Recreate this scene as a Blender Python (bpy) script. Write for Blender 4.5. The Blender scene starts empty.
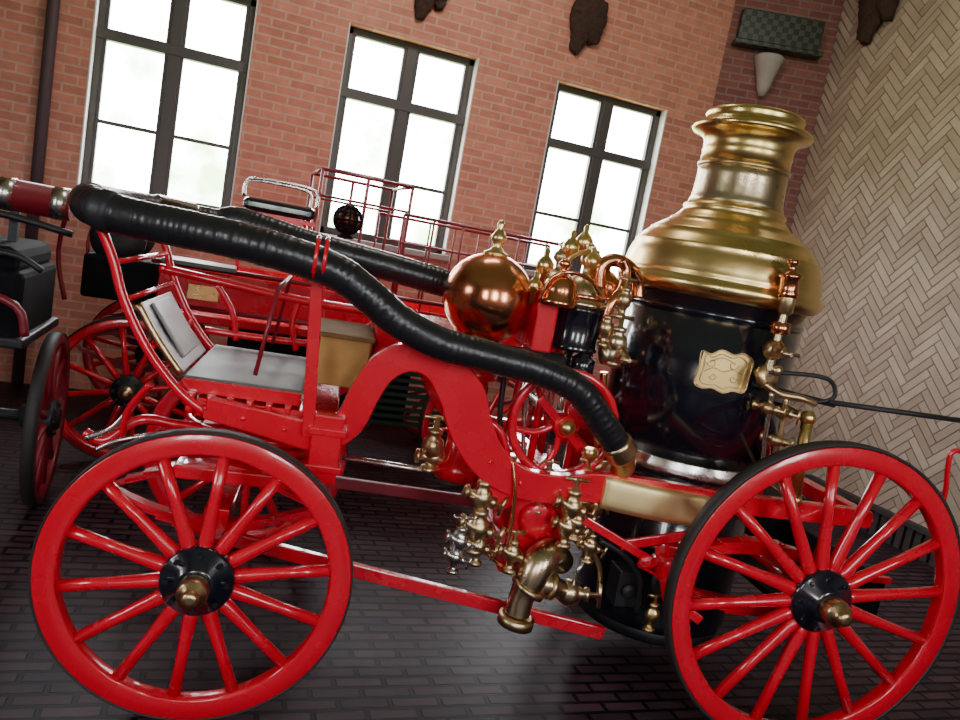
import bpy, bmesh, math, random
from mathutils import Vector, Matrix, noise
random.seed(7)
PI=math.pi; V=Vector
COL=bpy.context.scene.collection
# ---------------------------------------------------------------- camera model
A=math.radians(19.6); P_=math.radians(8.0); RL=math.radians(10.4); FPX=750.0; H=1.75
Fv=V((math.sin(A)*math.cos(P_),math.cos(A)*math.cos(P_),-math.sin(P_)))
R0=V((math.cos(A),-math.sin(A),0)); U0=R0.cross(Fv)
c_,s_=math.cos(RL),math.sin(RL)
CX=R0*c_+U0*s_; CY=-R0*s_+U0*c_
CAM=V((0,0,H))
cam=bpy.data.cameras.new('camera'); co=bpy.data.objects.new('camera',cam); COL.objects.link(co)
m=Matrix((CX,CY,-Fv)).transposed().to_4x4(); m.translation=CAM; co.matrix_world=m
cam.sensor_width=36; cam.lens=FPX/960*36; cam.clip_start=.05
bpy.context.scene.camera=co
def ray(px,py): return Fv+CX*((px-480)/FPX)+CY*((360-py)/FPX)
def W(px,py,y):
    d=ray(px,py); return CAM+d*(y/d.y)
def WX(px,py,x):
    d=ray(px,py); return CAM+d*(x/d.x)
EO=V((.024,2.51,0)); EA=math.radians(-7.4)
ME=Matrix.Translation(EO)@Matrix.Rotation(EA,4,'Z'); MI=ME.inverted()
def E(px,py,yl):
    C=MI@CAM; d=MI.to_3x3()@ray(px,py); return C+d*((yl-C.y)/d.y)
def S(px,p):
    return px*((ME@p)-CAM).dot(Fv)/FPX
# ---------------------------------------------------------------- materials
def nt(name):
    m=bpy.data.materials.new(name); m.use_nodes=True; n=m.node_tree
    return m,n,n.nodes['Principled BSDF']
def mat(name,col,rough=.5,metal=0,coat=0,var=.12,scale=8,bump=0,bscale=60,bd=.005,spec=.5):
    m,n,b=nt(name); N=n.nodes; L=n.links
    tc=N.new('ShaderNodeTexCoord'); no=N.new('ShaderNodeTexNoise'); no.inputs['Scale'].default_value=scale; no.inputs['Detail'].default_value=5
    L.new(tc.outputs['Object'],no.inputs['Vector'])
    mx=N.new('ShaderNodeMix'); mx.data_type='RGBA'
    mx.inputs[6].default_value=(*[x*(1-var) for x in col],1); mx.inputs[7].default_value=(*[min(1,x*(1+var)) for x in col],1)
    L.new(no.outputs['Fac'],mx.inputs[0]); L.new(mx.outputs[2],b.inputs['Base Color'])
    mr=N.new('ShaderNodeMapRange'); mr.inputs[3].default_value=max(.02,rough-.07); mr.inputs[4].default_value=rough+.1
    L.new(no.outputs['Fac'],mr.inputs[0]); L.new(mr.outputs[0],b.inputs['Roughness'])
    b.inputs['Metallic'].default_value=metal; b.inputs['Coat Weight'].default_value=coat; b.inputs['Coat Roughness'].default_value=.06
    b.inputs['Specular IOR Level'].default_value=spec
    if bump:
        n2=N.new('ShaderNodeTexNoise'); n2.inputs['Scale'].default_value=bscale; L.new(tc.outputs['Object'],n2.inputs['Vector'])
        bp=N.new('ShaderNodeBump'); bp.inputs['Strength'].default_value=bump; bp.inputs['Distance'].default_value=bd
        L.new(n2.outputs['Fac'],bp.inputs['Height']); L.new(bp.outputs[0],b.inputs['Normal'])
    return m
RED=mat('red_enamel',(.64,.003,.022),.25,0,.7,.08)
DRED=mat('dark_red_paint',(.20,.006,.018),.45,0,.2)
BLK=mat('black_enamel',(.005,.006,.013),.2,0,.8)
IRON=mat('dark_iron',(.03,.03,.035),.45,.5)
DARK=mat('dark_paint',(.005,.005,.007),.85,spec=.15)
BRASS=mat('brass',(.82,.60,.26),.28,1,0,.12,5,.10,14)
BRASSB=mat('bright_brass',(.95,.74,.38),.5,1,0,.12,10)
OBRASS=mat('aged_brass',(.60,.43,.24),.32,1,0,.3,14,.2,60)
PBRASS=mat('pale_tarnished_brass',(.62,.49,.32),.28,1,0,.25,9,.2,30)
COPPER=mat('copper',(.74,.30,.16),.2,1,0,.2,6)
NICK=mat('nickel',(.62,.60,.58),.25,1,0,.15,10)
TIN=mat('worn_tin_plate',(.17,.16,.155),.35,.9,0,.5,7,.4,12)
GREY=mat('worn_grey_sheet',(.10,.10,.092),.5,.2,0,.5,9)
WOOD=mat('golden_wood',(.40,.22,.075),.8,0,0,.35,12,spec=.2)
LID=mat('dark_wood_lid',(.20,.11,.045),.85,0,0,.35,12,spec=.1)
RUB=mat('black_rubber_hose',(.010,.010,.013),.34,0,.12,.3,10,.5,22,.006)
TYRE=mat('tyre',(.020,.016,.016),.6)
GRN=mat('dark_green_slats',(.012,.035,.025),.6)
LEATH=mat('brown_hide',(.075,.045,.038),.95,0,0,.6,30,1.0,140,.02,.1)
FRAME=mat('window_paint',(.060,.052,.052),.5)
REVEAL=mat('window_reveal',(.62,.60,.60),.7)
STONE=mat('stone',(.35,.31,.30),.8,0,0,.15,6,.3,50)
PLAST=mat('plaster',(.40,.36,.32),.9)
def brickmat(name,ax,c1,c2,mo,bw=.215,rh=.073,rough=.8,ms=.010,off=.5,bump=.5,noise=.35,spec=.5):
    m,n,b=nt(name); N=n.nodes; L=n.links
    tc=N.new('ShaderNodeTexCoord'); sp=N.new('ShaderNodeSeparateXYZ'); cb=N.new('ShaderNodeCombineXYZ')
    L.new(tc.outputs['Object'],sp.inputs[0]); L.new(sp.outputs[ax[0]],cb.inputs[0]); L.new(sp.outputs[ax[1]],cb.inputs[1])
    br=N.new('ShaderNodeTexBrick'); L.new(cb.outputs[0],br.inputs['Vector'])
    br.inputs['Color1'].default_value=(*c1,1); br.inputs['Color2'].default_value=(*c2,1); br.inputs['Mortar'].default_value=(*mo,1)
    br.inputs['Scale'].default_value=1; br.inputs['Mortar Size'].default_value=ms; br.inputs['Brick Width'].default_value=bw; br.inputs['Row Height'].default_value=rh
    br.offset=off; br.inputs['Mortar Smooth'].default_value=.2
    no=N.new('ShaderNodeTexNoise'); no.inputs['Scale'].default_value=9; no.inputs['Detail'].default_value=6; L.new(tc.outputs['Object'],no.inputs['Vector'])
    mr=N.new('ShaderNodeMapRange'); mr.inputs[3].default_value=1-noise; mr.inputs[4].default_value=1+noise; L.new(no.outputs['Fac'],mr.inputs[0])
    mx=N.new('ShaderNodeMix'); mx.data_type='RGBA'; mx.blend_type='MULTIPLY'; mx.inputs[0].default_value=1
    L.new(br.outputs['Color'],mx.inputs[6]); L.new(mr.outputs[0],mx.inputs[7]); L.new(mx.outputs[2],b.inputs['Base Color'])
    b.inputs['Roughness'].default_value=rough; b.inputs['Specular IOR Level'].default_value=spec
    bp=N.new('ShaderNodeBump'); bp.inputs['Strength'].default_value=bump; bp.inputs['Distance'].default_value=.008; bp.invert=True
    L.new(br.outputs['Fac'],bp.inputs['Height']); L.new(bp.outputs[0],b.inputs['Normal'])
    return m
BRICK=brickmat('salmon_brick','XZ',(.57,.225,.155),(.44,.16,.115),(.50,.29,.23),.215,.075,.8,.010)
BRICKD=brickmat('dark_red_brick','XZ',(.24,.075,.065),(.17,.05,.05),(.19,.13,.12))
BRICKL=brickmat('side_brick','YZ',(.42,.15,.10),(.32,.11,.08),(.25,.18,.15))
FLOORM=brickmat('floor_brick','XY',(.058,.028,.038),(.028,.015,.024),(.004,.003,.004),.20,.068,.45,.011,.5,1.0,.5,.16)
m,n,b=nt('herringbone_brick'); HERR=m
N=n.nodes;L=n.links
ge=N.new('ShaderNodeNewGeometry'); rp=N.new('ShaderNodeValToRGB'); L.new(ge.outputs['Random Per Island'],rp.inputs[0])
rp.color_ramp.elements[0].color=(.30,.225,.17,1); rp.color_ramp.elements[1].color=(.42,.335,.265,1)
e=rp.color_ramp.elements.new(.5); e.color=(.36,.28,.215,1)
tc=N.new('ShaderNodeTexCoord'); no=N.new('ShaderNodeTexNoise'); no.inputs['Scale'].default_value=5; no.inputs['Detail'].default_value=6; L.new(tc.outputs['Object'],no.inputs['Vector'])
mr=N.new('ShaderNodeMapRange'); mr.inputs[3].default_value=.75; mr.inputs[4].default_value=1.25; L.new(no.outputs['Fac'],mr.inputs[0])
mx=N.new('ShaderNodeMix'); mx.data_type='RGBA'; mx.blend_type='MULTIPLY'; mx.inputs[0].default_value=1
L.new(rp.outputs[0],mx.inputs[6]); L.new(mr.outputs[0],mx.inputs[7]); L.new(mx.outputs[2],b.inputs['Base Color']); b.inputs['Roughness'].default_value=.7
m,n,b=nt('dark_green_woven_tile'); TILE=m; N=n.nodes;L=n.links
tc=N.new('ShaderNodeTexCoord'); ch=N.new('ShaderNodeTexChecker'); ch.inputs['Scale'].default_value=18; L.new(tc.outputs['Object'],ch.inputs['Vector'])
ch.inputs['Color1'].default_value=(.008,.014,.012,1); ch.inputs['Color2'].default_value=(.05,.055,.038,1); L.new(ch.outputs[0],b.inputs['Base Color']); b.inputs['Roughness'].default_value=.4
# ---------------------------------------------------------------- mesh helpers
def box(bm,c,s,rot=None):
    M=Matrix.Translation(V(c))
    if rot is not None: M=M@rot
    M=M@Matrix.Diagonal((s[0],s[1],s[2],1))
    bmesh.ops.create_cube(bm,size=1,matrix=M)
def bar(bm,a,b,w,h,up=V((0,0,1))):
    a=V(a);b=V(b);d=b-a;l=d.length;z=d.normalized()
    if abs(z.dot(up))>.98: up=V((1,0,0))
    x=up.cross(z).normalized(); y=z.cross(x)
    M=Matrix((x,y,z)).transposed().to_4x4(); M.translation=(a+b)/2
    bmesh.ops.create_cube(bm,size=1,matrix=M@Matrix.Diagonal((w,h,l,1)))
def smooth(pts,n=6,closed=False):
    P=[V(p) for p in pts]; out=[]; k=len(P)
    R=range(k) if closed else range(k-1)
    for i in R:
        if closed: p0,p1,p2,p3=P[i-1],P[i],P[(i+1)%k],P[(i+2)%k]
        else: p0=P[max(i-1,0)];p1=P[i];p2=P[i+1];p3=P[min(i+2,k-1)]
        for j in range(n):
            t=j/n
            out.append(.5*((2*p1)+(p2-p0)*t+(2*p0-5*p1+4*p2-p3)*t*t+(3*p1-p0-3*p2+p3)*t**3))
    if not closed: out.append(P[-1])
    return out
def tube(bm,pts,r,seg=10,closed=False,cap=True):
    P=[V(p) for p in pts];n=len(P)
    rs=r if isinstance(r,(list,tuple)) else [r]*n
    T=[]
    for i in range(n):
        a=P[i-1] if (i>0 or closed) else P[i]; b_=P[(i+1)%n] if (i<n-1 or closed) else P[i]
        T.append((b_-a).normalized())
    up=V((0,0,1)) if abs(T[0].z)<.9 else V((1,0,0))
    x=up.cross(T[0]).normalized(); rings=[]
    for i in range(n):
        x=(x-T[i]*x.dot(T[i])).normalized(); y=T[i].cross(x)
        rings.append([bm.verts.new(P[i]+(x*math.cos(2*PI*k/seg)+y*math.sin(2*PI*k/seg))*rs[i]) for k in range(seg)])
    for i in range(n if closed else n-1):
        A_=rings[i];B_=rings[(i+1)%n]
        for k in range(seg): 
            f=bm.faces.new((A_[k],A_[(k+1)%seg],B_[(k+1)%seg],B_[k])); f.smooth=True
    if cap and not closed:
        bm.faces.new(rings[0][::-1]); bm.faces.new(rings[-1])
def lathe(bm,prof,o=(0,0,0),axis=(0,0,1),seg=32):
    z=V(axis).normalized(); up=V((0,0,1)) if abs(z.z)<.9 else V((1,0,0))
    x=up.cross(z).normalized(); y=z.cross(x); o=V(o); rings=[]
    for r,t in prof:
        r=max(r,.0004)
        rings.append([bm.verts.new(o+z*t+(x*math.cos(2*PI*k/seg)+y*math.sin(2*PI*k/seg))*r) for k in range(seg)])
    for i in range(len(rings)-1):
        for k in range(seg):
            f=bm.faces.new((rings[i][k],rings[i][(k+1)%seg],rings[i+1][(k+1)%seg],rings[i+1][k])); f.smooth=True
    bm.faces.new(rings[0][::-1]); bm.faces.new(rings[-1])
def ball(bm,c,r,seg=20,sc=(1,1,1)):
    bb=bmesh.ops.create_uvsphere(bm,u_segments=seg,v_segments=max(8,seg//2),radius=r,matrix=Matrix.Translation(V(c))@Matrix.Diagonal((*sc,1)))
    for v in bb['verts']:
        for f in v.link_faces: f.smooth=True
def ribbon(bm,pts,ws,y0,y1,n=6):
    Q=smooth([V((p[0],p[1],w)) for p,w in zip(pts,ws)],n); rows=[]
    for i,q in enumerate(Q):
        a=Q[max(i-1,0)];b_=Q[min(i+1,len(Q)-1)]
        t=V((b_.x-a.x,b_.y-a.y)).normalized(); nn=V((-t.y,t.x)); w=q.z/2
        rows.append([bm.verts.new(V((q.x+nn.x*s*w,yy,q.y+nn.y*s*w))) for s,yy in ((1,y0),(-1,y0),(-1,y1),(1,y1))])
    for i in range(len(rows)-1):
        for k in range(4): bm.faces.new((rows[i][k],rows[i][(k+1)%4],rows[i+1][(k+1)%4],rows[i+1][k]))
    bm.faces.new(rows[0][::-1]); bm.faces.new(rows[-1])
def obj(name,bm,m,parent=None,loc=(0,0,0),bevel=0,rot=None,label=None):
    bmesh.ops.recalc_face_normals(bm,faces=bm.faces[:])
    me=bpy.data.meshes.new(name); bm.to_mesh(me); bm.free(); me.materials.append(m)
    o=bpy.data.objects.new(name,me); COL.objects.link(o); o.location=loc
    if rot: o.rotation_euler=rot
    if parent: o.parent=parent
    if bevel:
        md=o.modifiers.new('bevel','BEVEL'); md.width=bevel; md.segments=2; md.limit_method='ANGLE'; md.angle_limit=math.radians(40)
    if label: o['label']=label
    return o
def mk(name,m,parent,fn,**k):
    bm=bmesh.new(); fn(bm); return obj(name,bm,m,parent,**k)
def mks(name,m,parent,fns,**k):
    return [mk(name,m,parent,f,**k) for f in fns]
def thing(name,label,cat,loc=(0,0,0),rz=0,group=None):
    o=bpy.data.objects.new(name,None); COL.objects.link(o); o.location=loc; o.rotation_euler=(0,0,rz); o.empty_display_size=.2
    o['label']=label;o['category']=cat
    if group:o['group']=group
    return o
def struct(name,m,fn,parent=None,**k):
    o=mk(name,m,parent,fn,**k)
    if parent is None: o['kind']='structure'
    return o
# ================================================================ ROOM
YW=7.0; XR=5.5; YC=6.62; XC=4.5; CEIL=5.2; XL=-5.0; YB=-3.0; TH=.32
Zs=1.67; Zt=H+.25*YW
wins=[(-.175*YW,-.003*YW),(.106*YW,.279*YW),(.394*YW,.571*YW)]
def wall_open(x0,x1,z0,z1,ops,fn):
    def f(bm):
        xs=x0
        for (a,b_,za,zb) in sorted(ops):
            fn(bm,xs,a,z0,z1); fn(bm,a,b_,z0,za); fn(bm,a,b_,zb,z1); xs=b_
        fn(bm,xs,x1,z0,z1)
    return f
def slabY(y,th):
    return lambda bm,a,b_,za,zb: box(bm,((a+b_)/2,y+th/2,(za+zb)/2),(b_-a,abs(th),zb-za))
def slabX(x,th):
    return lambda bm,a,b_,za,zb: box(bm,(x+th/2,(a+b_)/2,(za+zb)/2),(abs(th),b_-a,zb-za))
struct('floor',FLOORM,lambda bm: box(bm,((XL+XR)/2+.1,(YB+YW)/2,-.05),(XR-XL+.9,YW-YB+.7,.1)))
struct('ceiling',PLAST,lambda bm: box(bm,((XL+XR)/2+.1,(YB+YW)/2,CEIL+.05),(XR-XL+.9,YW-YB+.7,.1)))
struct('wall_back',BRICK,wall_open(XL,XC,0,CEIL,[(a,b_,Zs,Zt) for a,b_ in wins],slabY(YW,TH)))
lw=[(.4,1.6,1.6,3.4)]  # unseen left opening, added to let light in
struct('wall_left',BRICKL,wall_open(YB,YW,0,CEIL,lw,slabX(XL,-TH)))
rw=[(-2.6,-1.5,1.8,3.8),(.2,1.3,1.8,3.8),(3.0,4.1,1.8,3.8)]  # unseen openings behind the camera, added and sized for their light
struct('wall_front',BRICK,wall_open(XL,XR,0,CEIL,rw,slabY(YB,-TH)))
d=V((XR-XC,YC-YW,0)); L_=d.length; rz=math.atan2(d.y,d.x)
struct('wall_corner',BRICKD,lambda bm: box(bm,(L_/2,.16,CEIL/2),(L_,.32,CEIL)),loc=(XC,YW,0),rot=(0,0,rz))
def herr(bm):
    w=.072;n_=4;g=.008
    R=Matrix.Rotation(math.radians(45),2)
    y0,y1,z0,z1=1.6,YC,-.02,CEIL
    k=int(4.6/w)
    for i in range(-k,k):
        for j in range(-k,k):
            mm=(i-j)%(2*n_)
            if mm==0: a=(i*w+g/2,j*w+g/2,(i+n_)*w-g/2,(j+1)*w-g/2)
            elif mm==2*n_-1: a=(i*w+g/2,j*w+g/2,(i+1)*w-g/2,(j+n_)*w-g/2)
            else: continue
            cx,cz=(a[0]+a[2])/2,(a[1]+a[3])/2
            cc=R@V((cx,cz)); cy=cc.x+4.0; cz2=cc.y+2.6
            if cy<y0+.1 or cy>y1+.02 or cz2<z0+.05 or cz2>z1: continue
            vs=[]
            for (u,v) in ((a[0],a[1]),(a[2],a[1]),(a[2],a[3]),(a[0],a[3])):
                q=R@V((u,v)); vs.append((min(q.x+4.0,YC-.005),q.y+2.6))
            f=[bm.verts.new((XR-.006,q[0],q[1])) for q in vs]; b2=[bm.verts.new((XR,q[0],q[1])) for q in vs]
            bm.faces.new(f)
            for t in range(4): bm.faces.new((f[t],f[(t+1)%4],b2[(t+1)%4],b2[t]))
ww=struct('wall_right',mat('mortar',(.15,.115,.095),.9),lambda bm: box(bm,(XR+TH/2,(YB+YC)/2,CEIL/2),(TH,YC-YB+.1,CEIL)))
mk('brick_facing',HERR,ww,herr)
# dark vertical slats along the foot of the right wall
zw=WX(955,545,XR-.04).z
struct('trim_4',mat('dark_stained_wood',(.035,.025,.028),.6),lambda bm:[box(bm,(XR-.035,1.7+.085*k,zw/2),(.05,.055,zw)) for k in range(44)]+[box(bm,(XR-.015,3.6,zw/2-.01),(.03,3.8,zw-.02)),box(bm,(XR-.04,3.6,zw),(.08,3.85,.04))])
for i,(a,b_) in enumerate(wins):
    def fr(bm,a=a,b_=b_):
        y=YW+.14;t=.065;dp=.07
        box(bm,(a+t/2,y,(Zs+Zt)/2),(t,dp,Zt-Zs)); box(bm,(b_-t/2,y,(Zs+Zt)/2),(t,dp,Zt-Zs))
        box(bm,((a+b_)/2,y,Zt-t/2),(b_-a,dp,t)); box(bm,((a+b_)/2,y,Zs+t/2),(b_-a,dp,t))
        box(bm,((a+b_)/2,y,(Zs+Zt)/2),(.10,dp+.01,Zt-Zs)); zt=Zt-.56
        box(bm,((a+b_)/2,y,zt),(b_-a,dp+.02,.09))
    w=struct('window_%d'%(i+1),FRAME,fr,bevel=.008)
    def mu(bm,a=a,b_=b_):
        y=YW+.14; mid=(a+b_)/2
        for s0,s1 in ((a+.065,mid-.05),(mid+.05,b_-.065)):
            box(bm,((s0+s1)/2,y,Zs+.58),(s1-s0,.04,.03))
            for x in (s0+.012,s1-.012): box(bm,(x,y,(Zs+Zt)/2),(.024,.05,Zt-Zs-.1))
    mk('muntin',FRAME,w,mu)
    mk('sill',STONE,w,lambda bm,a=a,b_=b_: box(bm,((a+b_)/2,YW+.09,Zs-.03),(b_-a+.12,.30,.06)),bevel=.01)
    mk('reveal',REVEAL,w,lambda bm: box(bm,(a+.006,YW+.05,(Zs+Zt)/2),(.012,.11,Zt-Zs)))
    mk('reveal',REVEAL,w,lambda bm: box(bm,(b_-.006,YW+.05,(Zs+Zt)/2),(.012,.11,Zt-Zs)))
k=4
for (a,b_,za,zb) in rw:  # frames for the added openings behind the camera
    struct('window_%d'%k,FRAME,lambda bm: [box(bm,(x,YB-.15,(za+zb)/2),(.08,.07,zb-za)) for x in (a+.04,(a+b_)/2,b_-.04)]+[box(bm,((a+b_)/2,YB-.15,z),(b_-a,.07,.08)) for z in (za+.04,za+1.4,zb-.04)]); k+=1
for (a,b_,za,zb) in lw:  # frame for the added left opening
    struct('window_%d'%k,FRAME,lambda bm: [box(bm,(XL-.15,x,(za+zb)/2),(.07,.08,zb-za)) for x in (a+.04,(a+b_)/2,b_-.04)]+[box(bm,(XL-.15,(a+b_)/2,z),(.07,b_-a,.08)) for z in (za+.04,za+1.3,zb-.04)]); k+=1
px=W(45,90,YW-.06).x
struct('trim_1',mat('pipe_paint',(.07,.04,.05),.6),lambda bm: tube(bm,[(px,YW-.05,0),(px,YW-.05,CEIL)],.045,14))
def cl(px,py):
    dd=ray(px,py); nrm=V((-d.y,d.x,0)).normalized(); t=(V((XC,YW,H))-CAM).dot(nrm)/dd.dot(nrm); q=CAM+dd*t
    return (q-V((XC,YW,0))).dot(d.normalized()),q.z
x0,z0=cl(738,26); x1,z1=cl(818,40)
struct('trim_2',TILE,lambda bm: (box(bm,((x0+x1)/2,-.05,(z0+z1)/2),(x1-x0,.12,.30)),box(bm,((x0+x1)/2,-.08,(z0+z1)/2-.18),(x1-x0+.06,.16,.05))),loc=(XC,YW,0),rot=(0,0,rz),bevel=.01)
xx,zz=cl(764,76)
struct('trim_3',STONE,lambda bm: lathe(bm,[(.03,-.22),(.06,-.15),(.09,-.03),(.13,.1),(.15,.16),(.13,.18)],(xx,-.06,zz),(0,0,1),20),loc=(XC,YW,0),rot=(0,0,rz))
# hides hanging on the walls
def hide(p,nrm,label,seed,sc=1.0):
    t=thing('hanging_hide',label,'animal hide',p)
    side=V((-nrm[1],nrm[0],0)); nn=V((nrm[0],nrm[1],0))
    def body(bm,off,ln,wd,th):
        rows=[];n_=26;sg=28
        for i in range(n_+1):
            f=i/n_; z=.26-ln*f; ww_=wd*(math.sin(PI*min(1,.15+.80*f))**.6)*(1-.35*f)+.004
            ring=[]
            for k in range(sg):
                a=2*PI*k/sg; q=side*(off*(.3+.7*f)+ww_*math.cos(a))+nn*(th*(.3+.7*math.sin(PI*(.1+.8*f)))*(math.sin(a)+.85))
                q.z=z; dn=noise.noise(q*9+V((seed,0,0)))*.03+noise.noise(q*38+V((seed,3,0)))*.012
                ring.append(bm.verts.new(V((q.x,q.y,q.z))*sc+nn*abs(dn)+side*dn+V((0,0,dn))))
            rows.append(ring)
        for i in range(n_):
            for k in range(sg):
                fc=bm.faces.new((rows[i][k],rows[i][(k+1)%sg],rows[i+1][(k+1)%sg],rows[i+1][k])); fc.smooth=True
        bm.faces.new(rows[0][::-1]);bm.faces.new(rows[-1])
    mk('pelt',LEATH,t,lambda bm: body(bm,-.07,.60,.16,.06))
    mk('pelt_flap',LEATH,t,lambda bm: body(bm,.09,.48,.13,.07))
    mk('hanging_cord',DARK,t,lambda bm: tube(bm,[nn*.03+V((0,0,.22*sc)),nn*.02+V((0,0,.40*sc))],.008,6))
p=W(586,20,YW); hide(p,(0,-1),'brown two-lobed hide hanging high on the brick wall above the third window',1.3)
p=W(432,-16,YW); hide(p,(0,-1),'dark hide cut off by the top edge above the middle window',4.1,.95)
p=WX(888,-6,XR-.01); hide(p,(-1,0),'dark hide hanging high on the herringbone brick wall',7.7,1.3)
# ================================================================ WHEEL BUILDER
def wheel(parent,loc,r,ns,rimw,mrim,mspoke,mtyre,mhub,mcap,rz=0,side=-1,scale=1,cap=True,tt=.008,capl=1.0,ph=.35):
    w=mk('wheel',mrim,parent,lambda bm: rimf(bm,r,rimw),loc=loc,rot=(0,0,rz),bevel=.006)
    def ty(bm):
        ringf(bm,[(r-.004,-.029),(r+tt*.7,-.031),(r+tt,0),(r+tt*.7,.031),(r-.004,.029)])
    mk('tyre',mtyre,w,ty)
    for k in range(ns):
        a=2*PI*(k+ph)/ns
        def sp(bm,a=a):
            dx=V((math.cos(a),0,math.sin(a)))
            tube(bm,[dx*.08,dx*(.08+.12*r),dx*(r*.55),dx*(r-rimw+.01)],[.027*scale,.026*scale,.020*scale,.022*scale],10)
        mk('spoke',mspoke,w,sp)
    def hb(bm):
        lathe(bm,[(.05,-.075*scale),(.062*scale,-.075*scale),(.072*scale,-.045),(.116*scale,-.042),(.122*scale,-.03),(.122*scale,.03),(.07,.045),(.06,.12)],(0,0,0),(0,-side,0),28)
        for k in range(8):
            a=2*PI*k/8
            lathe(bm,[(.010,-.052),(.010,-.035)],(math.cos(a)*.098*scale,0,math.sin(a)*.098*scale),(0,-side,0),8)
    mk('hub',mhub,w,hb)
    if cap:
        q=capl*scale
        mk('hub_cap',mcap,w,lambda bm: lathe(bm,[(.010,-.170*q),(.022*scale,-.168*q),(.028*scale,-.158*q),(.028*scale,-.138*q),(.046*scale,-.133*q),(.050*scale,-.12*q),(.050*scale,-.085*q),(.045*scale,-.07*scale)],(0,0,0),(0,-side,0),24))
    return w
def ringf(bm,prof,seg=72):
    n_=len(prof); rings=[]
    for k in range(seg):
        a=2*PI*k/seg
        rings.append([bm.verts.new((math.cos(a)*q[0],q[1],math.sin(a)*q[0])) for q in prof])
    for k in range(seg):
        A_=rings[k];B_=rings[(k+1)%seg]
        for i in range(n_):
            f=bm.faces.new((A_[i],A_[(i+1)%n_],B_[(i+1)%n_],B_[i])); f.smooth=True
def rimf(bm,r,w): ringf(bm,[(r-w,-.022),(r-w+.008,-.030),(r-.008,-.030),(r-.002,-.026),(r-.002,.026),(r-.008,.030),(r-w+.008,.030),(r-w,.022)])
def copy_wheel(w,loc,rz):
    c=w.copy(); COL.objects.link(c); c.location=loc; c.rotation_euler=(0,0,rz)
    for ch in w.children:
        q=ch.copy(); COL.objects.link(q); q.parent=c
    return c
# ================================================================ STEAM FIRE ENGINE
eng=thing('steam_fire_engine','red antique steam fire engine with black and brass boiler and copper globe','fire engine',EO,EA)
TR=1.44; XB=2.035; YBc=.72; XA=2.37; FX=.02
fw=wheel(eng,(FX,0,.515),.511,14,.080,RED,RED,TYRE,BLK,OBRASS,tt=.003)
copy_wheel(fw,(FX,TR,.515),PI)
rwh=wheel(eng,(XA,0,.647),.636,16,.082,RED,RED,TYRE,BLK,OBRASS,scale=1.08,tt=.010)
copy_wheel(rwh,(XA,TR,.647),PI)
mk('front_axle',RED,eng,lambda bm:(tube(bm,[(FX,.05,.513),(FX,TR-.05,.513)],.03,14),box(bm,(FX,TR/2,.53),(.07,TR-.4,.08))),bevel=.004)
mk('rear_axle',RED,eng,lambda bm:(tube(bm,[(XA,.05,.647),(XA,TR-.05,.647)],.035,14)))
fp=[(205,408,22),(265,424,26),(318,437,30),(348,424,30),(366,392,30),(384,368,30),(412,357,30),(440,366,36),(462,395,46),(472,430,44),(490,462,38),(520,483,32),(560,490,30),(610,489,30)]
pts=[];ws=[]
for x,y,w in fp:
    q=E(x,y,.26); pts.append((q.x,q.z)); ws.append(S(w,q))
zr=pts[-1][1]
pts+= [(2.1,zr),(2.75,zr)]; ws+=[.09,.08]
for ya,yb in ((.255,.305),(TR-.305,TR-.255)):
    mk('frame_rail',RED,eng,lambda bm: ribbon(bm,pts,ws,ya,yb),bevel=.006)
def rivets(bm):
    Q=smooth([V((p[0],p[1],0)) for p in pts],3)
    for q in Q[:8:2]+Q[-16::3]: ball(bm,(q.x,.253,q.y),.009,8,(1,.6,1))
mk('rail_rivets',RED,eng,rivets)
for i in (1,2,12): mk('cross_beam',RED,eng,lambda bm: box(bm,(pts[i][0],TR/2,pts[i][1]),(.06,TR-.56,.06)),bevel=.005)
mk('cross_beam',RED,eng,lambda bm: box(bm,(2.72,TR/2,zr),(.06,TR-.5,.07)),bevel=.005)
for z in (.84,.885):
    mk('fifth_wheel_ring',RED,eng,lambda bm: tube(bm,[(.12+.30*math.cos(a),TR/2+.30*math.sin(a),z) for a in [2*PI*k/32 for k in range(32)]],.018,8,closed=True))
def spring(bm,x,y,z,l,h,n_=5):
    for s in (1,-1):
        for j in range(n_):
            ll=l*(1-.16*j)/2; off=.010*j
            P3=[(x+ll*t,y,z+s*(h*(1-(ll*t/(l/2))**2)+off)) for t in (-1,-.6,-.2,.2,.6,1)]
            ribbon(bm,[(q[0],q[2]) for q in P3],[.009]*6,y-.025,y+.025,2)
for a_ in ((0,.33,.68,.75,.09,5),(0,TR-.33,.68,.75,.09,5),(2.18,.17,.64,1.0,.11,6),(2.18,TR-.17,.64,1.0,.11,6)):
    mk('leaf_spring',RED,eng,lambda bm: spring(bm,*a_))
q1=E(195,402,.30);q2=E(340,414,.30)
def bol(bm):
    box(bm,((q1.x+q2.x)/2,TR/2,q1.z-.02),(q2.x-q1.x,TR-.62,.07))
    for k in range(9):
        ball(bm,(q1.x+.03+k*(q2.x-q1.x-.06)/8,.305,q1.z-.02),.014,8)
mk('front_bolster',RED,eng,bol,bevel=.006)
mk('turntable_plate',RED,eng,lambda bm: box(bm,(.1,TR/2,.78),(.5,.9,.05)),bevel=.006)
for y_ in (.33,TR-.33): mk('spring_block',RED,eng,lambda bm: box(bm,(.02,y_,.60),(.09,.09,.10)),bevel=.005)
q=E(327,436,.24)
mk('king_bracket',RED,eng,lambda bm: (box(bm,(q.x,.25,q.z-.05),(.11,.07,.26)),box(bm,(q.x,.24,q.z+.02),(.14,.07,.03)),box(bm,(q.x,.24,q.z-.12),(.14,.07,.03))),bevel=.006)
zf=1.11
fa=E(183,380,.35).x; fb=E(302,392,.35).x
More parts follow.
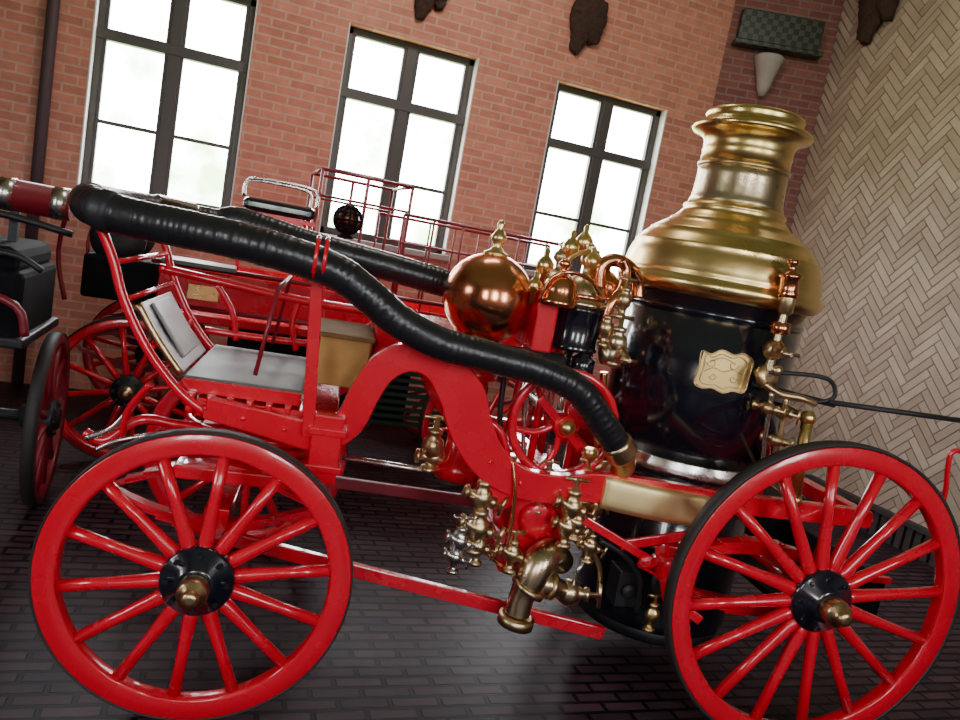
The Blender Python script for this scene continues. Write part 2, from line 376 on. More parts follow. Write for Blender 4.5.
mk('footboard',GREY,eng,lambda bm: box(bm,((fa+fb)/2,.72,zf),(fb-fa,.74,.025)),bevel=.004)
for y_ in (.34,1.10): mk('footboard_edge',RED,eng,lambda bm:box(bm,((fa+fb)/2,y_,zf-.02),(fb-fa,.02,.05)),bevel=.003)
for k in range(6):
    x=fa+.04+k*(fb-fa-.08)/5
    mk('step_bolt',RED,eng,lambda bm: lathe(bm,[(.014,0),(.016,.02),(.008,.05),(.014,.06),(.014,.075)],(x,.31,zf-.115),(0,0,1),10))
ta=E(181,374,.35); tb=E(138,304,.35)
def toe(bm):
    P3=[ta,ta.lerp(tb,.5)+V((-.006,0,-.004)),tb]
    ribbon(bm,[(q.x,q.z) for q in P3],[.016]*3,.36,.86,6)
mk('toe_board',TIN,eng,toe,bevel=.004)
mk('toe_board_strip',OBRASS,eng,lambda bm: tube(bm,smooth([V((q.x,.352,q.z)) for q in (ta,ta.lerp(tb,.5)+V((-.006,0,-.004)),tb)],5),.014,8))
# reflective side lamp board next to the toe board
qa=E(172,330,.60)
mk('side_board',TIN,eng,lambda bm: bar(bm,E(190,352,.60),E(160,300,.60),.26,.016,V((1,0,.5))),bevel=.004)
def dash(bm,yy):
    pp=[(100,226),(106,240),(114,262),(124,300),(148,350),(182,394),(215,418)]
    P3=[E(a_,b2,.30) for a_,b2 in pp]
    tube(bm,smooth([V((q.x,yy,q.z)) for q in P3],5),.017,8)
mk('dash_iron',RED,eng,lambda bm:dash(bm,.30)); mk('dash_iron',RED,eng,lambda bm:dash(bm,1.14))
for a_,b2 in ((114,262),(124,300),(148,350)):
    q=E(a_,b2,.30); mk('dash_crossrod',RED,eng,lambda bm: tube(bm,[(q.x,.30,q.z),(q.x,1.14,q.z)],.011,8))
def pipe(name,mt,pp,r,seg=12,n_=6,par=None):
    P3=[E(*p) for p in pp]; return mk(name,mt,par or eng,lambda bm: tube(bm,smooth(P3,n_),r,seg))
pipe('pole_yoke',RED,[(225,430,.55),(180,425,.5),(140,420,.45),(105,440,.42),(85,432,.42)],.020)
pipe('steering_link',NICK,[(86,438,.40),(112,428,.40),(134,404,.40),(152,384,.40)],.012)
pipe('steering_link',NICK,[(96,450,.40),(120,440,.40),(160,434,.42)],.010)
pipe('splinter_bar',RED,[(150,384,.30),(128,410,.36),(122,436,.40)],.012)
q=E(343,362,.50)
sb=mk('seat_box',WOOD,eng,lambda bm: box(bm,(q.x,.70,q.z),(S(50,q),.42,S(50,q))),bevel=.006)
mk('seat_box_lid',LID,sb,lambda bm: box(bm,(q.x,.70,q.z+S(26,q)),(S(56,q),.46,.018)),bevel=.004)
a1=E(308,436,.24);a2=E(316,300,.24);a3=E(321,258,.20)
def post(bm,y_):
    ribbon(bm,[(a1.x,a1.z),(a2.x,a2.z),(a3.x,a3.z)],[.045,.045,.05],y_-.014,y_+.014)
mk('hose_post',RED,eng,lambda bm:post(bm,.24),bevel=.004); mk('hose_post',RED,eng,lambda bm:post(bm,TR-.24),bevel=.004)
a=E(255,375,.34); b2=E(278,290,.34)
mk('seat_iron',DRED,eng,lambda bm: tube(bm,[(a.x,.34,a.z),(b2.x,.34,b2.z),(b2.x,1.1,b2.z),(a.x,1.1,a.z)],.009,6))
# extra rails around the driver's place
pipe('body_rail',RED,[(160,268,1.10),(230,284,1.10),(300,300,1.10),(372,312,1.10)],.020)
pipe('body_rail',RED,[(205,330,1.12),(262,338,1.12),(330,346,1.12)],.016)
pipe('body_stay',RED,[(218,286,1.10),(232,312,1.11),(236,340,1.12)],.014)
pipe('body_stay',RED,[(300,300,1.10),(292,325,1.11),(296,350,1.12)],.014)
q=E(410,338,.8)
mk('red_tank',RED,eng,lambda bm:(box(bm,(q.x,.80,q.z-.02),(S(75,q),.45,.18)),box(bm,(q.x,.80,q.z+.08),(S(85,q),.50,.02))),bevel=.01)
# ---- boiler
mk('firebox',BLK,eng,lambda bm: lathe(bm,[(.33,.23),(.36,.24),(.365,.28),(.365,.60),(.378,.61),(.378,.64),(.365,.65),(.365,.90),(.385,.97)],(XB,YBc,0),(0,0,1),56))
mk('boiler_barrel',BLK,eng,lambda bm: lathe(bm,[(.40,.985),(.40,1.75)],(XB,YBc,0),(0,0,1),64))
mk('boiler_ring',NICK,eng,lambda bm: lathe(bm,[(.34,.955),(.405,.965),(.415,.985),(.405,1.005),(.405,1.03),(.402,1.035)],(XB,YBc,0),(0,0,1),64))
for z in (1.66,): mk('boiler_band',BLK,eng,lambda bm: lathe(bm,[(.40,z),(.405,z+.003),(.405,z+.022),(.40,z+.025)],(XB,YBc,0),(0,0,1),64))
mk('boiler_dome',BRASS,eng,lambda bm: lathe(bm,[(.40,1.735),(.43,1.74),(.455,1.765),(.461,1.785),(.455,1.80),(.444,1.812),(.440,1.825),(.443,1.832),(.440,1.84),(.437,1.86),(.431,1.89),(.421,1.92),(.408,1.945),(.410,1.95),(.403,1.959),(.382,1.986),(.352,2.012),(.353,2.018),(.343,2.024),(.308,2.048),(.274,2.068),(.275,2.074),(.260,2.082),(.238,2.103),(.222,2.125),(.229,2.133),(.227,2.142),(.219,2.147),(.208,2.16)],(XB,YBc,0),(0,0,1),72))
mk('smoke_stack',PBRASS,eng,lambda bm: lathe(bm,[(.208,2.155),(.210,2.165),(.204,2.18),(.200,2.20),(.197,2.28),(.197,2.34)],(XB,YBc,0),(0,0,1),48))
for z in (2.315,): mk('stack_ring',OBRASS,eng,lambda bm: lathe(bm,[(.195,z),(.204,z+.005),(.204,z+.018),(.195,z+.023)],(XB,YBc,0),(0,0,1),48))
mk('stack_cap',BRASS,eng,lambda bm: lathe(bm,[(.196,2.335),(.195,2.38),(.199,2.39),(.195,2.40),(.197,2.43),(.208,2.452),(.232,2.466),(.256,2.474),(.263,2.486),(.256,2.50),(.232,2.509),(.214,2.52),(.211,2.54),(.215,2.55),(.211,2.562),(.196,2.57),(.165,2.57),(.165,2.4),(.16,2.4)],(XB,YBc,0),(0,0,1),56))
def onb(px,py,r=.402):
    C=MI@CAM; dd=MI.to_3x3()@ray(px,py); ox,oy=C.x-XB,C.y-YBc
    a=dd.x**2+dd.y**2; b2=2*(ox*dd.x+oy*dd.y); c2=ox*ox+oy*oy-r*r; disc=max(b2*b2-4*a*c2,0)
    t=(-b2-math.sqrt(disc))/(2*a); return C+dd*t
def curved(bm,poly,r0,r1):
    P3=[onb(x,y,r1) for x,y in poly]
    th=[math.atan2(q.y-YBc,q.x-XB) for q in P3]; zs=[q.z for q in P3]
    tmin,tmax=min(th),max(th)
    n_=20; rows=[]
    for i in range(n_+1):
        t=tmin+(tmax-tmin)*(.001+.998*i/n_); hits=[]
        for k in range(len(P3)):
            t0,t1=th[k],th[(k+1)%len(P3)]
            if (t0-t)*(t1-t)<=0 and t0!=t1: hits.append(zs[k]+(zs[(k+1)%len(P3)]-zs[k])*(t-t0)/(t1-t0))
        rows.append((t,min(hits),max(hits)))
    vv=[]
    for t,za,zb in rows:
        vv.append([bm.verts.new((XB+r*math.cos(t),YBc+r*math.sin(t),z)) for r,z in ((r1,za),(r1,zb),(r0,zb),(r0,za))])
    for i in range(n_):
        for k in range(4): bm.faces.new((vv[i][k],vv[i][(k+1)%4],vv[i+1][(k+1)%4],vv[i+1][k]))
    bm.faces.new(vv[0]);bm.faces.new(vv[-1][::-1])
shp=[(702,351),(711,354),(722,350),(734,355),(744,354),(753,361),(750,374),(744,392),(732,391),(722,393),(712,388),(702,388),(694,382),(699,366)]
PLATE=mat('plate_brass',(.78,.56,.24),.42,1,0,.15,10)
npl=mk('name_plate',PLATE,eng,lambda bm: curved(bm,shp,.399,.410))
def inner(f): return [onb(723+(x-723)*f,371+(y-371)*f,.412) for x,y in shp]
mk('engraved_border',OBRASS,npl,lambda bm: tube(bm,smooth(inner(.80),4,True),.0028,6,closed=True))
mk('scroll_edge',OBRASS,npl,lambda bm: tube(bm,smooth(inner(1.0),4,True),.004,6,closed=True))
def flour(bm):
    for s in (-1,1):
        for (cx_,cy_,rr_) in ((723+s*11,364,5),(723+s*10,378,4)):
            P3=[onb(cx_+s*math.cos(t)*rr_*(1-t/9),cy_+math.sin(t)*rr_*(1-t/9)+s*1.5,.412) for t in [k*.45 for k in range(15)]]
            tube(bm,P3,.0022,5)
    tube(bm,smooth([onb(704,371,.412),onb(714,368,.412),onb(723,372,.412),onb(733,370,.412),onb(742,375,.412)],4),.0022,5)
    tube(bm,smooth([onb(712,361,.412),onb(723,358,.412),onb(734,363,.412)],4),.0022,5)
mk('engraved_flourish',OBRASS,npl,flour)
g0=E(604,493,.235);g1=E(708,513,.235)
def strap(bm):
    rows=[]
    for i in range(17):
        f=i/16; c=g0.lerp(g1,f); hw=.066; row=[]
        bul=.030*math.sin(PI*f)
        for j in range(7):
            t=-1+2*j/6; row.append(bm.verts.new((c.x,.240-.006*(1-t**4)-bul,c.z+hw*t)))
        for j in range(6,-1,-6): row.append(bm.verts.new((c.x,.256,c.z+hw*(-1+2*j/6))))
        rows.append(row)
    for i in range(16):
        for k in range(9):
            f=bm.faces.new((rows[i][k],rows[i][(k+1)%9],rows[i+1][(k+1)%9],rows[i+1][k])); f.smooth=k<6
    bm.faces.new(rows[0]);bm.faces.new(rows[-1][::-1])
mk('brass_strap',BRASSB,eng,strap)
# ---- copper globe
q=E(488,298,.62); rg=S(45,q)
gl=mk('copper_globe',COPPER,eng,lambda bm: ball(bm,q,rg,40))
mk('globe_finial',BRASS,gl,lambda bm: lathe(bm,[(.05,rg-.012),(.055,rg),(.03,rg+.012),(.016,rg+.03),(.032,rg+.055),(.034,rg+.07),(.02,rg+.09),(.012,rg+.105),(.018,rg+.12),(.006,rg+.14)],q,(0,0,1),20))
mk('globe_neck',COPPER,gl,lambda bm: lathe(bm,[(.09,-rg-.12),(.095,-rg-.09),(.05,-rg-.07),(.045,-rg-.02),(.09,-rg+.01),(.07,-rg+.03)],q,(0,0,1),28))
GX,GZ=q.x,q.z
mk('air_column',RED,eng,lambda bm: (lathe(bm,[(.10,.78),(.10,.84),(.07,.86),(.065,GZ-rg-.16),(.10,GZ-rg-.15),(.10,GZ-rg-.11)],(GX,.62,0),(0,0,1),24)))
# ---- steam cylinders
def vlv(bm,p,s=1,ax=(0,0,1)):
    a=V(ax).normalized()
    lathe(bm,[(.013*s,-.065*s),(.022*s,-.062*s),(.022*s,-.052*s),(.012*s,-.048*s),(.012*s,-.03*s),(.024*s,-.018*s),(.027*s,0),(.024*s,.016*s),(.013*s,.026*s),(.018*s,.032*s),(.018*s,.042*s),(.007*s,.045*s),(.007*s,.075*s)],p,ax,18)
    sd=a.cross(V((0,1,0))); sd=sd.normalized() if sd.length>.2 else V((1,0,0))
    tube(bm,[p+a*.07*s-sd*.032*s,p+a*.07*s+sd*.032*s],.006*s,8)
qs=E(575,330,.50); cx=qs.x
zt=E(577,306,.50).z; zb=E(577,350,.50).z
for yy in (.50,.90):
    sc_=mk('steam_cylinder',BLK,eng,lambda bm: lathe(bm,[(.10,zb),(.108,zb+.01),(.10,zb+.02),(.10,zt-.02),(.108,zt-.01),(.10,zt)],(cx,yy,0),(0,0,1),32))
    mk('cylinder_head',PBRASS,sc_,lambda bm: lathe(bm,[(.10,zt),(.112,zt+.005),(.112,zt+.02),(.10,zt+.03),(.098,zt+.06),(.085,zt+.09),(.06,zt+.115),(.03,zt+.13),(.02,zt+.135),(.018,zt+.165),(.034,zt+.18),(.036,zt+.205),(.02,zt+.22),(.012,zt+.235),(.022,zt+.25),(.006,zt+.265)],(cx,yy,0),(0,0,1),28))
    mk('head_ring',COPPER,sc_,lambda bm: lathe(bm,[(.101,zt+.035),(.106,zt+.045),(.101,zt+.055)],(cx,yy,0),(0,0,1),28))
    mk('piston_rod',NICK,eng,lambda bm: tube(bm,[(cx,yy,zb),(cx,yy,.93)],.014,10))
    mk('crosshead',IRON,eng,lambda bm: box(bm,(cx,yy,zb-.12),(.10,.06,.05)),bevel=.004)
    for s in (-1,1): mk('guide_column',RED,eng,lambda bm: tube(bm,[(cx+s*.085,yy,zb+.01),(cx+s*.085,yy,.85)],.018,10))
    mk('pump_barrel',RED,eng,lambda bm:(lathe(bm,[(.10,.62),(.115,.63),(.115,.66),(.095,.67),(.095,.84),(.12,.85),(.12,.88),(.09,.885)],(cx-.08,yy,0),(0,0,1),28)))
qc=E(545,322,.42)
mk('valve_chest',RED,eng,lambda bm: box(bm,(qc.x,.55,qc.z),(S(22,qc),.30,S(62,qc))),bevel=.012)
for a_,b2,yy,s in ((560,290,.38,1.0),(604,286,.62,1.0)):
    p=E(a_,b2,yy); s*=.070
    mk('copper_dome',COPPER,eng,lambda bm: lathe(bm,[(s*1.1,-s*.9),(s*1.15,-s*.6),(s,-s*.5),(s,0),(s*.85,s*.5),(s*.5,s*.85),(s*.2,s),(s*.2,s*1.3),(s*.4,s*1.5),(s*.1,s*1.8)],p,(0,0,1),24))
def oil(bm,px_,py_,yy,s=1):
    p=E(px_,py_,yy)
    lathe(bm,[(.012,-.08*s),(.012,-.03*s),(.03*s,-.02*s),(.034*s,.01*s),(.02*s,.03*s),(.01,.04*s),(.012,.06*s),(.003,.07*s)],p,(0,0,1),14)
for a_ in ((545,266,.5,1.1),(571,248,.6,1.1),(584,243,.75,1.2),(535,286,.45,.9),(592,262,.45,.9)):
    mk('oiler',BRASS,eng,lambda bm: oil(bm,*a_))
pipe('steam_pipe',COPPER,[(598,288,.45),(601,268,.45),(613,260,.45),(628,266,.45),(637,280,.50),(638,298,.5)],.028)
pipe('steam_pipe',COPPER,[(602,340,.38),(606,318,.38),(612,302,.38),(622,290,.40),(626,272,.42),(622,260,.42)],.021)
pipe('oil_pipe',COPPER,[(540,300,.36),(552,278,.34),(570,272,.34),(590,280,.36),(600,296,.38)],.008)
pipe('oil_pipe',BRASS,[(562,300,.38),(566,266,.38),(578,254,.45),(594,252,.5),(604,264,.5)],.008)
for a_,b2,s in ((606,328,1.2),(624,300,1.2)):
    p=E(a_,b2,.37); mk('pipe_union',OBRASS,eng,lambda bm: vlv(bm,p,s))
p=E(613,354,.36)
gv=mk('globe_valve',PBRASS,eng,lambda bm:(ball(bm,p,.056,22),vlv(bm,p+V((0,-.02,.05)),1.5),lathe(bm,[(.03,0),(.042,.03),(.042,.05),(.02,.055)],p,(-1,0,-.2),20),lathe(bm,[(.03,0),(.042,.03),(.042,.05),(.02,.055)],p,(1,0,.2),20)))
mk('valve_spindle',OBRASS,gv,lambda bm: vlv(bm,p+V((.01,-.07,0)),1.1,(0,-1,0)))
# machinery between arch and boiler
pipe('exhaust_pipe',COPPER,[(604,372,.42),(602,395,.42),(598,430,.42),(600,470,.42)],.016)
pipe('valve_rod',NICK,[(527,355,.46),(524,420,.46),(522,482,.46)],.010,8)
pipe('valve_rod',NICK,[(552,355,.46),(550,420,.46),(548,482,.46)],.010,8)
pipe('valve_rod',IRON,[(505,372,.44),(500,420,.44),(505,470,.44)],.012,8)
p=E(582,366,.42); mk('lubricator',BLK,eng,lambda bm: lathe(bm,[(.03,-.05),(.05,-.045),(.05,.03),(.03,.045),(.015,.06)],p,(0,0,1),20))
p=E(530,362,.42); mk('exhaust_box',IRON,eng,lambda bm: lathe(bm,[(.045,-.14),(.055,-.13),(.055,.13),(.045,.14)],p,(1,0,0),24))
for a_,b2,s in ((512,476,1.1),(548,480,1.1),(585,480,1.2),(596,505,1.3),(540,498,1.0)):
    p=E(a_,b2,.34); mk('pump_cock',OBRASS,eng,lambda bm: (vlv(bm,p,s),vlv(bm,p,s*.7,(.4,-1,.2))))
p=E(590,456,.34); mk('priming_cup',BRASS,eng,lambda bm: lathe(bm,[(.01,-.06),(.012,-.02),(.03,0),(.034,.03),(.03,.032)],p,(0,0,1),18))
pipe('rocker_arm',RED,[(478,415,.36),(500,432,.36),(508,462,.36)],.016)
# ---- flywheel
qf=E(563,424,.36); rf=S(57,qf)
def fly(bm):
    ringf(bm,[(rf-.034,-.018),(rf-.028,-.026),(rf-.004,-.026),(rf,-.02),(rf,.02),(rf-.004,.026),(rf-.028,.026),(rf-.034,.018)],56)
    for v in bm.verts: v.co+=V((qf.x,.36,qf.z))
    lathe(bm,[(.045,-.05),(.05,-.04),(.05,.04),(.045,.05)],(qf.x,.36,qf.z),(0,1,0),20)
fl=mk('flywheel',RED,eng,fly)
for k in range(6):
    a=2*PI*(k+.2)/6; dx=V((math.cos(a),0,math.sin(a))); sd=V((-math.sin(a),0,math.cos(a)))
    mk('flywheel_spoke',RED,fl,lambda bm: tube(bm,smooth([V((qf.x,.36,qf.z))+dx*.03,V((qf.x,.36,qf.z))+dx*(rf*.5)+sd*.025,V((qf.x,.36,qf.z))+dx*(rf-.02)],5),.014,8))
mk('flywheel_cap',BRASS,fl,lambda bm: lathe(bm,[(.03,0),(.032,.02),(.02,.035),(.005,.04)],(qf.x,.31,qf.z),(0,-1,0),20))
cs=mk('crankshaft',NICK,eng,lambda bm:tube(bm,[(qf.x,.30,qf.z),(qf.x,1.12,qf.z)],.025,14))
for y_,dz in ((.45,-.04),(.95,.04)): mk('crank_web',IRON,cs,lambda bm: box(bm,(qf.x,y_,qf.z+dz),(.05,.04,.14)),bevel=.003)
mk('crank_disc',RED,eng,lambda bm: lathe(bm,[(.02,-.03),(.06,-.03),(.065,-.015),(.065,.0),(.02,0)],E(583,412,.32),(0,1,0),28))
mk('connecting_rod',RED,eng,lambda bm: bar(bm,E(540,398,.33),E(580,448,.33),.02,.035),bevel=.004)
# pump
pa=E(535,515,.40)
def pump(bm):
    box(bm,(pa.x,.58,pa.z),(S(58,pa),.46,S(62,pa)))
    box(bm,(pa.x,.58,pa.z+S(34,pa)),(S(72,pa),.52,.025)); box(bm,(pa.x,.58,pa.z-S(34,pa)),(S(72,pa),.52,.025))
    for k in range(6): lathe(bm,[(.012,0),(.012,.03)],(pa.x-.11+k*.044,.345,pa.z+S(30,pa)),(0,-1,0),6)
    box(bm,(pa.x-.02,.58,pa.z-.22),(.16,.3,.12))
mk('pump_body',RED,eng,pump,bevel=.008)
mk('pump_cover',RED,eng,lambda bm: (lathe(bm,[(.085,0),(.085,.015),(.06,.025),(.02,.03)],(pa.x,.35,pa.z),(0,-1,0),24),[lathe(bm,[(.009,0),(.009,.025)],(pa.x+.07*math.cos(t),.35,pa.z+.07*math.sin(t)),(0,-1,0),6) for t in [k*PI/4 for k in range(8)]]))
pb=E(502,490,.30)
mk('pump_flange',RED,eng,lambda bm: lathe(bm,[(.07,-.02),(.07,.02),(.05,.03),(.05,.12)],pb,(0,1,0),24))
EP=smooth([E(*p) for p in [(562,562,.36),(551,554,.30),(540,562,.26),(531,578,.24),(522,596,.24),(517,613,.24)]],6)
ER=[.052+.018*math.sin(PI*min(1,i/(len(EP)*.75))) for i in range(len(EP))]
mk('outlet_elbow',PBRASS,eng,lambda bm: tube(bm,EP,ER,22))
q=E(516,619,.24); mk('elbow_flange',OBRASS,eng,lambda bm: lathe(bm,[(.058,-.025),(.075,-.022),(.075,.015),(.06,.02)],q,(.1,0,1),24))
q=E(528,588,.24); mk('elbow_flange',OBRASS,eng,lambda bm: lathe(bm,[(.062,-.012),(.074,-.010),(.074,.010),(.062,.012)],q,(.45,0,.9),24))
p=E(568,592,.28); ov=mk('outlet_valve',PBRASS,eng,lambda bm:(ball(bm,p,.055,18),vlv(bm,p+V((.02,0,.0)),1.6,(1,-.3,.1)),tube(bm,[p,E(535,580,.24)],.040,14)))
mk('branch_flange',OBRASS,ov,lambda bm: lathe(bm,[(.04,-.012),(.056,-.01),(.056,.01),(.04,.012)],E(551,586,.26),(1,0,-.2),20))
mk('outlet_lever',NICK,ov,lambda bm: tube(bm,[E(572,592,.27),E(577,572,.25),E(583,562,.25)],.008,8))
for (a_,b2,yy,s) in ((478,527,.26,1.7),(460,540,.24,1.3),(455,556,.24,1.1),(482,497,.28,1.6),(572,506,.25,1.6),(567,526,.25,1.4),(577,522,.25,1.2),(512,553,.26,1.3),(478,545,.26,1.3),(590,545,.26,1.2)):
    p=E(a_,b2,yy)
    def ck(bm,p=p,s=s):
        vlv(bm,p,s); vlv(bm,p+V((0,-.01,0)),s*.8,(1,0,-.3)); tube(bm,[p,p+V((.02,.12,.02))],.012*s,10)
    mk('drain_cock',NICK if a_<470 else OBRASS,eng,ck)
pipe('cock_pipe',NICK,[(455,558,.24),(452,545,.24),(458,530,.24),(472,520,.25),(482,508,.27),(484,490,.3)],.010)
pipe('cock_pipe',COPPER,[(478,545,.26),(490,556,.26),(505,566,.28),(522,556,.30)],.009)
pipe('cock_pipe',OBRASS,[(572,530,.26),(580,545,.26),(592,552,.26),(600,570,.28),(598,600,.3)],.011)
pipe('cock_pipe',IRON,[(600,540,.24),(625,556,.24),(640,580,.26),(636,612,.3)],.012)
p=E(433,446,.62)
mk('relief_valve',OBRASS,eng,lambda bm:(vlv(bm,p,1.8),vlv(bm,p+V((.02,0,-.05)),1.4,(1,0,0)),tube(bm,smooth([p,p+V((.02,0,-.10)),p+V((.10,0,-.13)),p+V((.2,0,-.13))],4),.018,10)))
pipe('bypass_pipe',COPPER,[(508,545,.24),(512,520,.24),(515,490,.24),(512,460,.26)],.008)
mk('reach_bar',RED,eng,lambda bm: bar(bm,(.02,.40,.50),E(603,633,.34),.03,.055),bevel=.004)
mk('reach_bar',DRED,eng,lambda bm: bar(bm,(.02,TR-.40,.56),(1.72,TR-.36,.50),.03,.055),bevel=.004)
mk('stay_rod',NICK,eng,lambda bm: tube(bm,[E(342,457,.62),E(470,478,.62)],.014,8))
for a_ in ((585,520,650,560,.02,.035),(620,545,690,535,.02,.04),(640,560,690,580,.03,.06),(660,545,668,600,.03,.045),(668,596,700,620,.03,.04)):
    mk('spring_link',RED,eng,lambda bm: bar(bm,E(a_[0],a_[1],.22),E(a_[2],a_[3],.19),a_[4],a_[5]),bevel=.004)
q=E(662,566,.2); mk('spring_shackle',RED,eng,lambda bm: (lathe(bm,[(.02,-.05),(.045,-.045),(.045,.045),(.02,.05)],q,(0,1,0),18),box(bm,q+V((.03,0,.05)),(.07,.07,.10))),bevel=.004)
q=E(628,590,.34)
mk('boiler_lug',IRON,eng,lambda bm:(box(bm,q+V((0,.06,0)),(.10,.12,.16)),lathe(bm,[(.03,0),(.035,.02),(.015,.03)],q,(0,-1,0),12)),bevel=.006)
mk('ash_pan',IRON,eng,lambda bm: lathe(bm,[(.30,.17),(.34,.18),(.34,.23),(.33,.24)],(XB,YBc,0),(0,0,1),40))
mk('fire_door',IRON,eng,lambda bm: lathe(bm,[(.09,0),(.10,.02),(.08,.03)],(XB-.10,YBc-.35,.50),(0,-1,0),24))
p=E(652,614,.30); mk('drain_cock',BRASS,eng,lambda bm: vlv(bm,p,1.2))
# ---- rear platform
bk=mk('fuel_bunker',DARK,eng,lambda bm:(box(bm,(2.72,.72,.45),(.50,.80,.03)),box(bm,(2.72,.33,.53),(.50,.02,.18)),box(bm,(2.72,1.11,.53),(.50,.02,.18)),box(bm,(2.96,.72,.53),(.02,.80,.18))),bevel=.005)
mk('bunker_edge',RED,bk,lambda bm: box(bm,(2.72,.315,.625),(.52,.03,.03)),bevel=.004)
for y_ in (.31,1.13): mk('bunker_hanger',RED,eng,lambda bm:bar(bm,(2.55,y_,.45),(2.60,y_,zr),.03,.03),bevel=.003)
pipe('grab_hook',RED,[(942,508,.25),(946,488,.25),(948,466,.25),(952,452,.25),(962,452,.25),(966,462,.25)],.011,8)
# ---- valve column on the boiler side
def onp(px,py,r=.49): return onb(px,py,r)
cp=[onp(791,276),onp(787,300),onp(780,328),onp(774,350),onp(767,376)]
col=mk('valve_column',PBRASS,eng,lambda bm: tube(bm,smooth(cp,6),.018,14))
def seg_(fn,name,mt): mk(name,mt,col,fn)
u01=(cp[0]-cp[1]).normalized()
seg_(lambda bm: lathe(bm,[(.02,-.05),(.038,-.045),(.042,-.03),(.036,-.02),(.036,.03),(.045,.035),(.045,.045),(.02,.055),(.012,.08),(.024,.09),(.02,.105),(.004,.11)],cp[0]-u01*.04,u01,20),'safety_valve',COPPER)
seg_(lambda bm: lathe(bm,[(.02,-.06),(.03,-.05),(.034,0),(.03,.05),(.02,.06)],cp[1],u01,20),'valve_body',OBRASS)
seg_(lambda bm: (lathe(bm,[(.025,-.025),(.042,-.02),(.042,.02),(.025,.025)],cp[2],u01,8)),'hex_union',COPPER)
seg_(lambda bm: (ball(bm,cp[3],.044,22),vlv(bm,cp[3]+V((0,-.03,0)),1.2,(0,-1,0))),'globe_body',PBRASS)
seg_(lambda bm: (lathe(bm,[(.02,-.015),(.05,-.012),(.05,.012),(.02,.015)],cp[4],(.2,-1,.2),22),ball(bm,cp[4]+V((.03,-.01,.03)),.024,14)),'valve_flange',OBRASS)
mks('column_bracket',OBRASS,col,[lambda bm,q=q: tube(bm,[q,V((XB+(q.x-XB)*.75,YBc+(q.y-YBc)*.75,q.z))],.016,10) for q in (cp[0]-u01*.05,cp[4])])
pipe('feed_pipe',OBRASS,[(764,384,.20),(780,394,.18),(800,398,.16),(815,404,.16)],.014)
p1=E(808,418,.17);p2=E(794,500,.17)
wg_=mk('water_gauge',BRASS,eng,lambda bm: tube(bm,[p1,p2],.024,12))
for p in (p1,p2): mk('gauge_end',BRASS,wg_,lambda bm: ball(bm,p,.032,14))
for p in (p1,p2): mk('gauge_arm',OBRASS,wg_,lambda bm: tube(bm,[p,V((XB+.28,.50,p.z))],.012,8))
pipe('black_pipe',IRON,[(768,372,.22),(800,374,.20),(825,378,.18),(834,386,.18),(833,398,.18),(815,402,.20),(790,398,.25)],.009,8)
mk('feed_tray',IRON,eng,lambda bm: tube(bm,[E(752,384,.30),E(835,405,.18)],.012,8))
mk('tow_rod',IRON,eng,lambda bm: tube(bm,[E(828,402,.18),E(1000,426,.14)],.011,8))
pipe('side_pipe',OBRASS,[(786,398,.19),(782,425,.19),(776,450,.2),(772,480,.22)],.012)
pipe('side_pipe',NICK,[(772,392,.2),(766,430,.22),(762,462,.24)],.010)
for a_,b2 in ((782,412),(776,440),(768,408)):
    p=E(a_,b2,.20); mk('try_cock',OBRASS,eng,lambda bm: vlv(bm,p,1.0,(.6,-1,0)))
# ---- suction hose
hp=[(128,217,.20),(180,228,.18),(240,241,.16),(300,258,.14),(340,274,.13),(372,298,.12),(400,322,.12),(440,343,.13),(490,357,.14),(540,371,.15),(578,390,.16),(602,422,.18),(624,456,.22)]
near=[E(*p) for p in hp]
e0=near[0]
farp=[(240,222,1.0),(300,242,.98),(350,256,.96),(400,270,.95),(450,285,.95),(500,300,.95),(540,322,.97),(560,352,1.0)]
far=[E(*p) for p in farp]
loop=[V((e0.x-.10,.235,e0.z+.01)),V((e0.x-.17,.38,e0.z+.02)),V((e0.x-.18,.66,e0.z+.02)),V((e0.x-.08,.88,e0.z+.02)),V((e0.x+.15,.98,e0.z+.01))]
path=near[::-1]+loop+far
Sm=smooth(path,26)
def resample(P3,step):
    out=[P3[0]];acc=0
    for a_,b2 in zip(P3,P3[1:]):
        l=(b2-a_).length
        while acc+l>=step:
            t=(step-acc)/l; a_=a_.lerp(b2,t); out.append(a_.copy()); l=(b2-a_).length; acc=0
        acc+=l
    return out
RS=resample(Sm,.006)
random.seed(3)
steps=[];
while len(steps)<len(RS)+8:
    n_=random.choice((3,4,4,5,6)); h_=random.uniform(.0008,.0024)
    steps+=[h_]+[h_*.55]+[0]*(n_-2)
def rad(i):
    f=min(1,max(0,(i-60)/250)); return .056+.008*f+steps[i]+.0012*noise.noise(V((i*.11,0,0)))
rr=[rad(i) for i in range(len(RS))]
hose=mk('suction_hose',RUB,eng,lambda bm: tube(bm,RS,rr,24))
def coup(bm,i,ln=12,r=.068):
    P3=RS[i:i+ln+1]; tube(bm,[P3[0],P3[2],P3[3],P3[-4],P3[-3],P3[-1]],[r-.006,r,r,r,r,r-.006],24)
mk('hose_coupling',OBRASS,hose,lambda bm:coup(bm,0,14,.064))
mk('hose_coupling',OBRASS,hose,lambda bm:coup(bm,len(RS)-18,16,.072))
iL=min(range(len(RS)),key=lambda i:(RS[i]-(V((e0.x-.04,.21,e0.z)))).length)
mk('loop_collar',IRON,hose,lambda bm:coup(bm,iL,9,.071))
iL=min(range(len(RS)),key=lambda i:(RS[i]-(V((e0.x-.17,.38,e0.z)))).length)
mk('loop_collar',NICK,hose,lambda bm:coup(bm,iL,6,.071))
iL=min(range(len(RS)),key=lambda i:(RS[i]-(V((e0.x-.08,.88,e0.z)))).length)
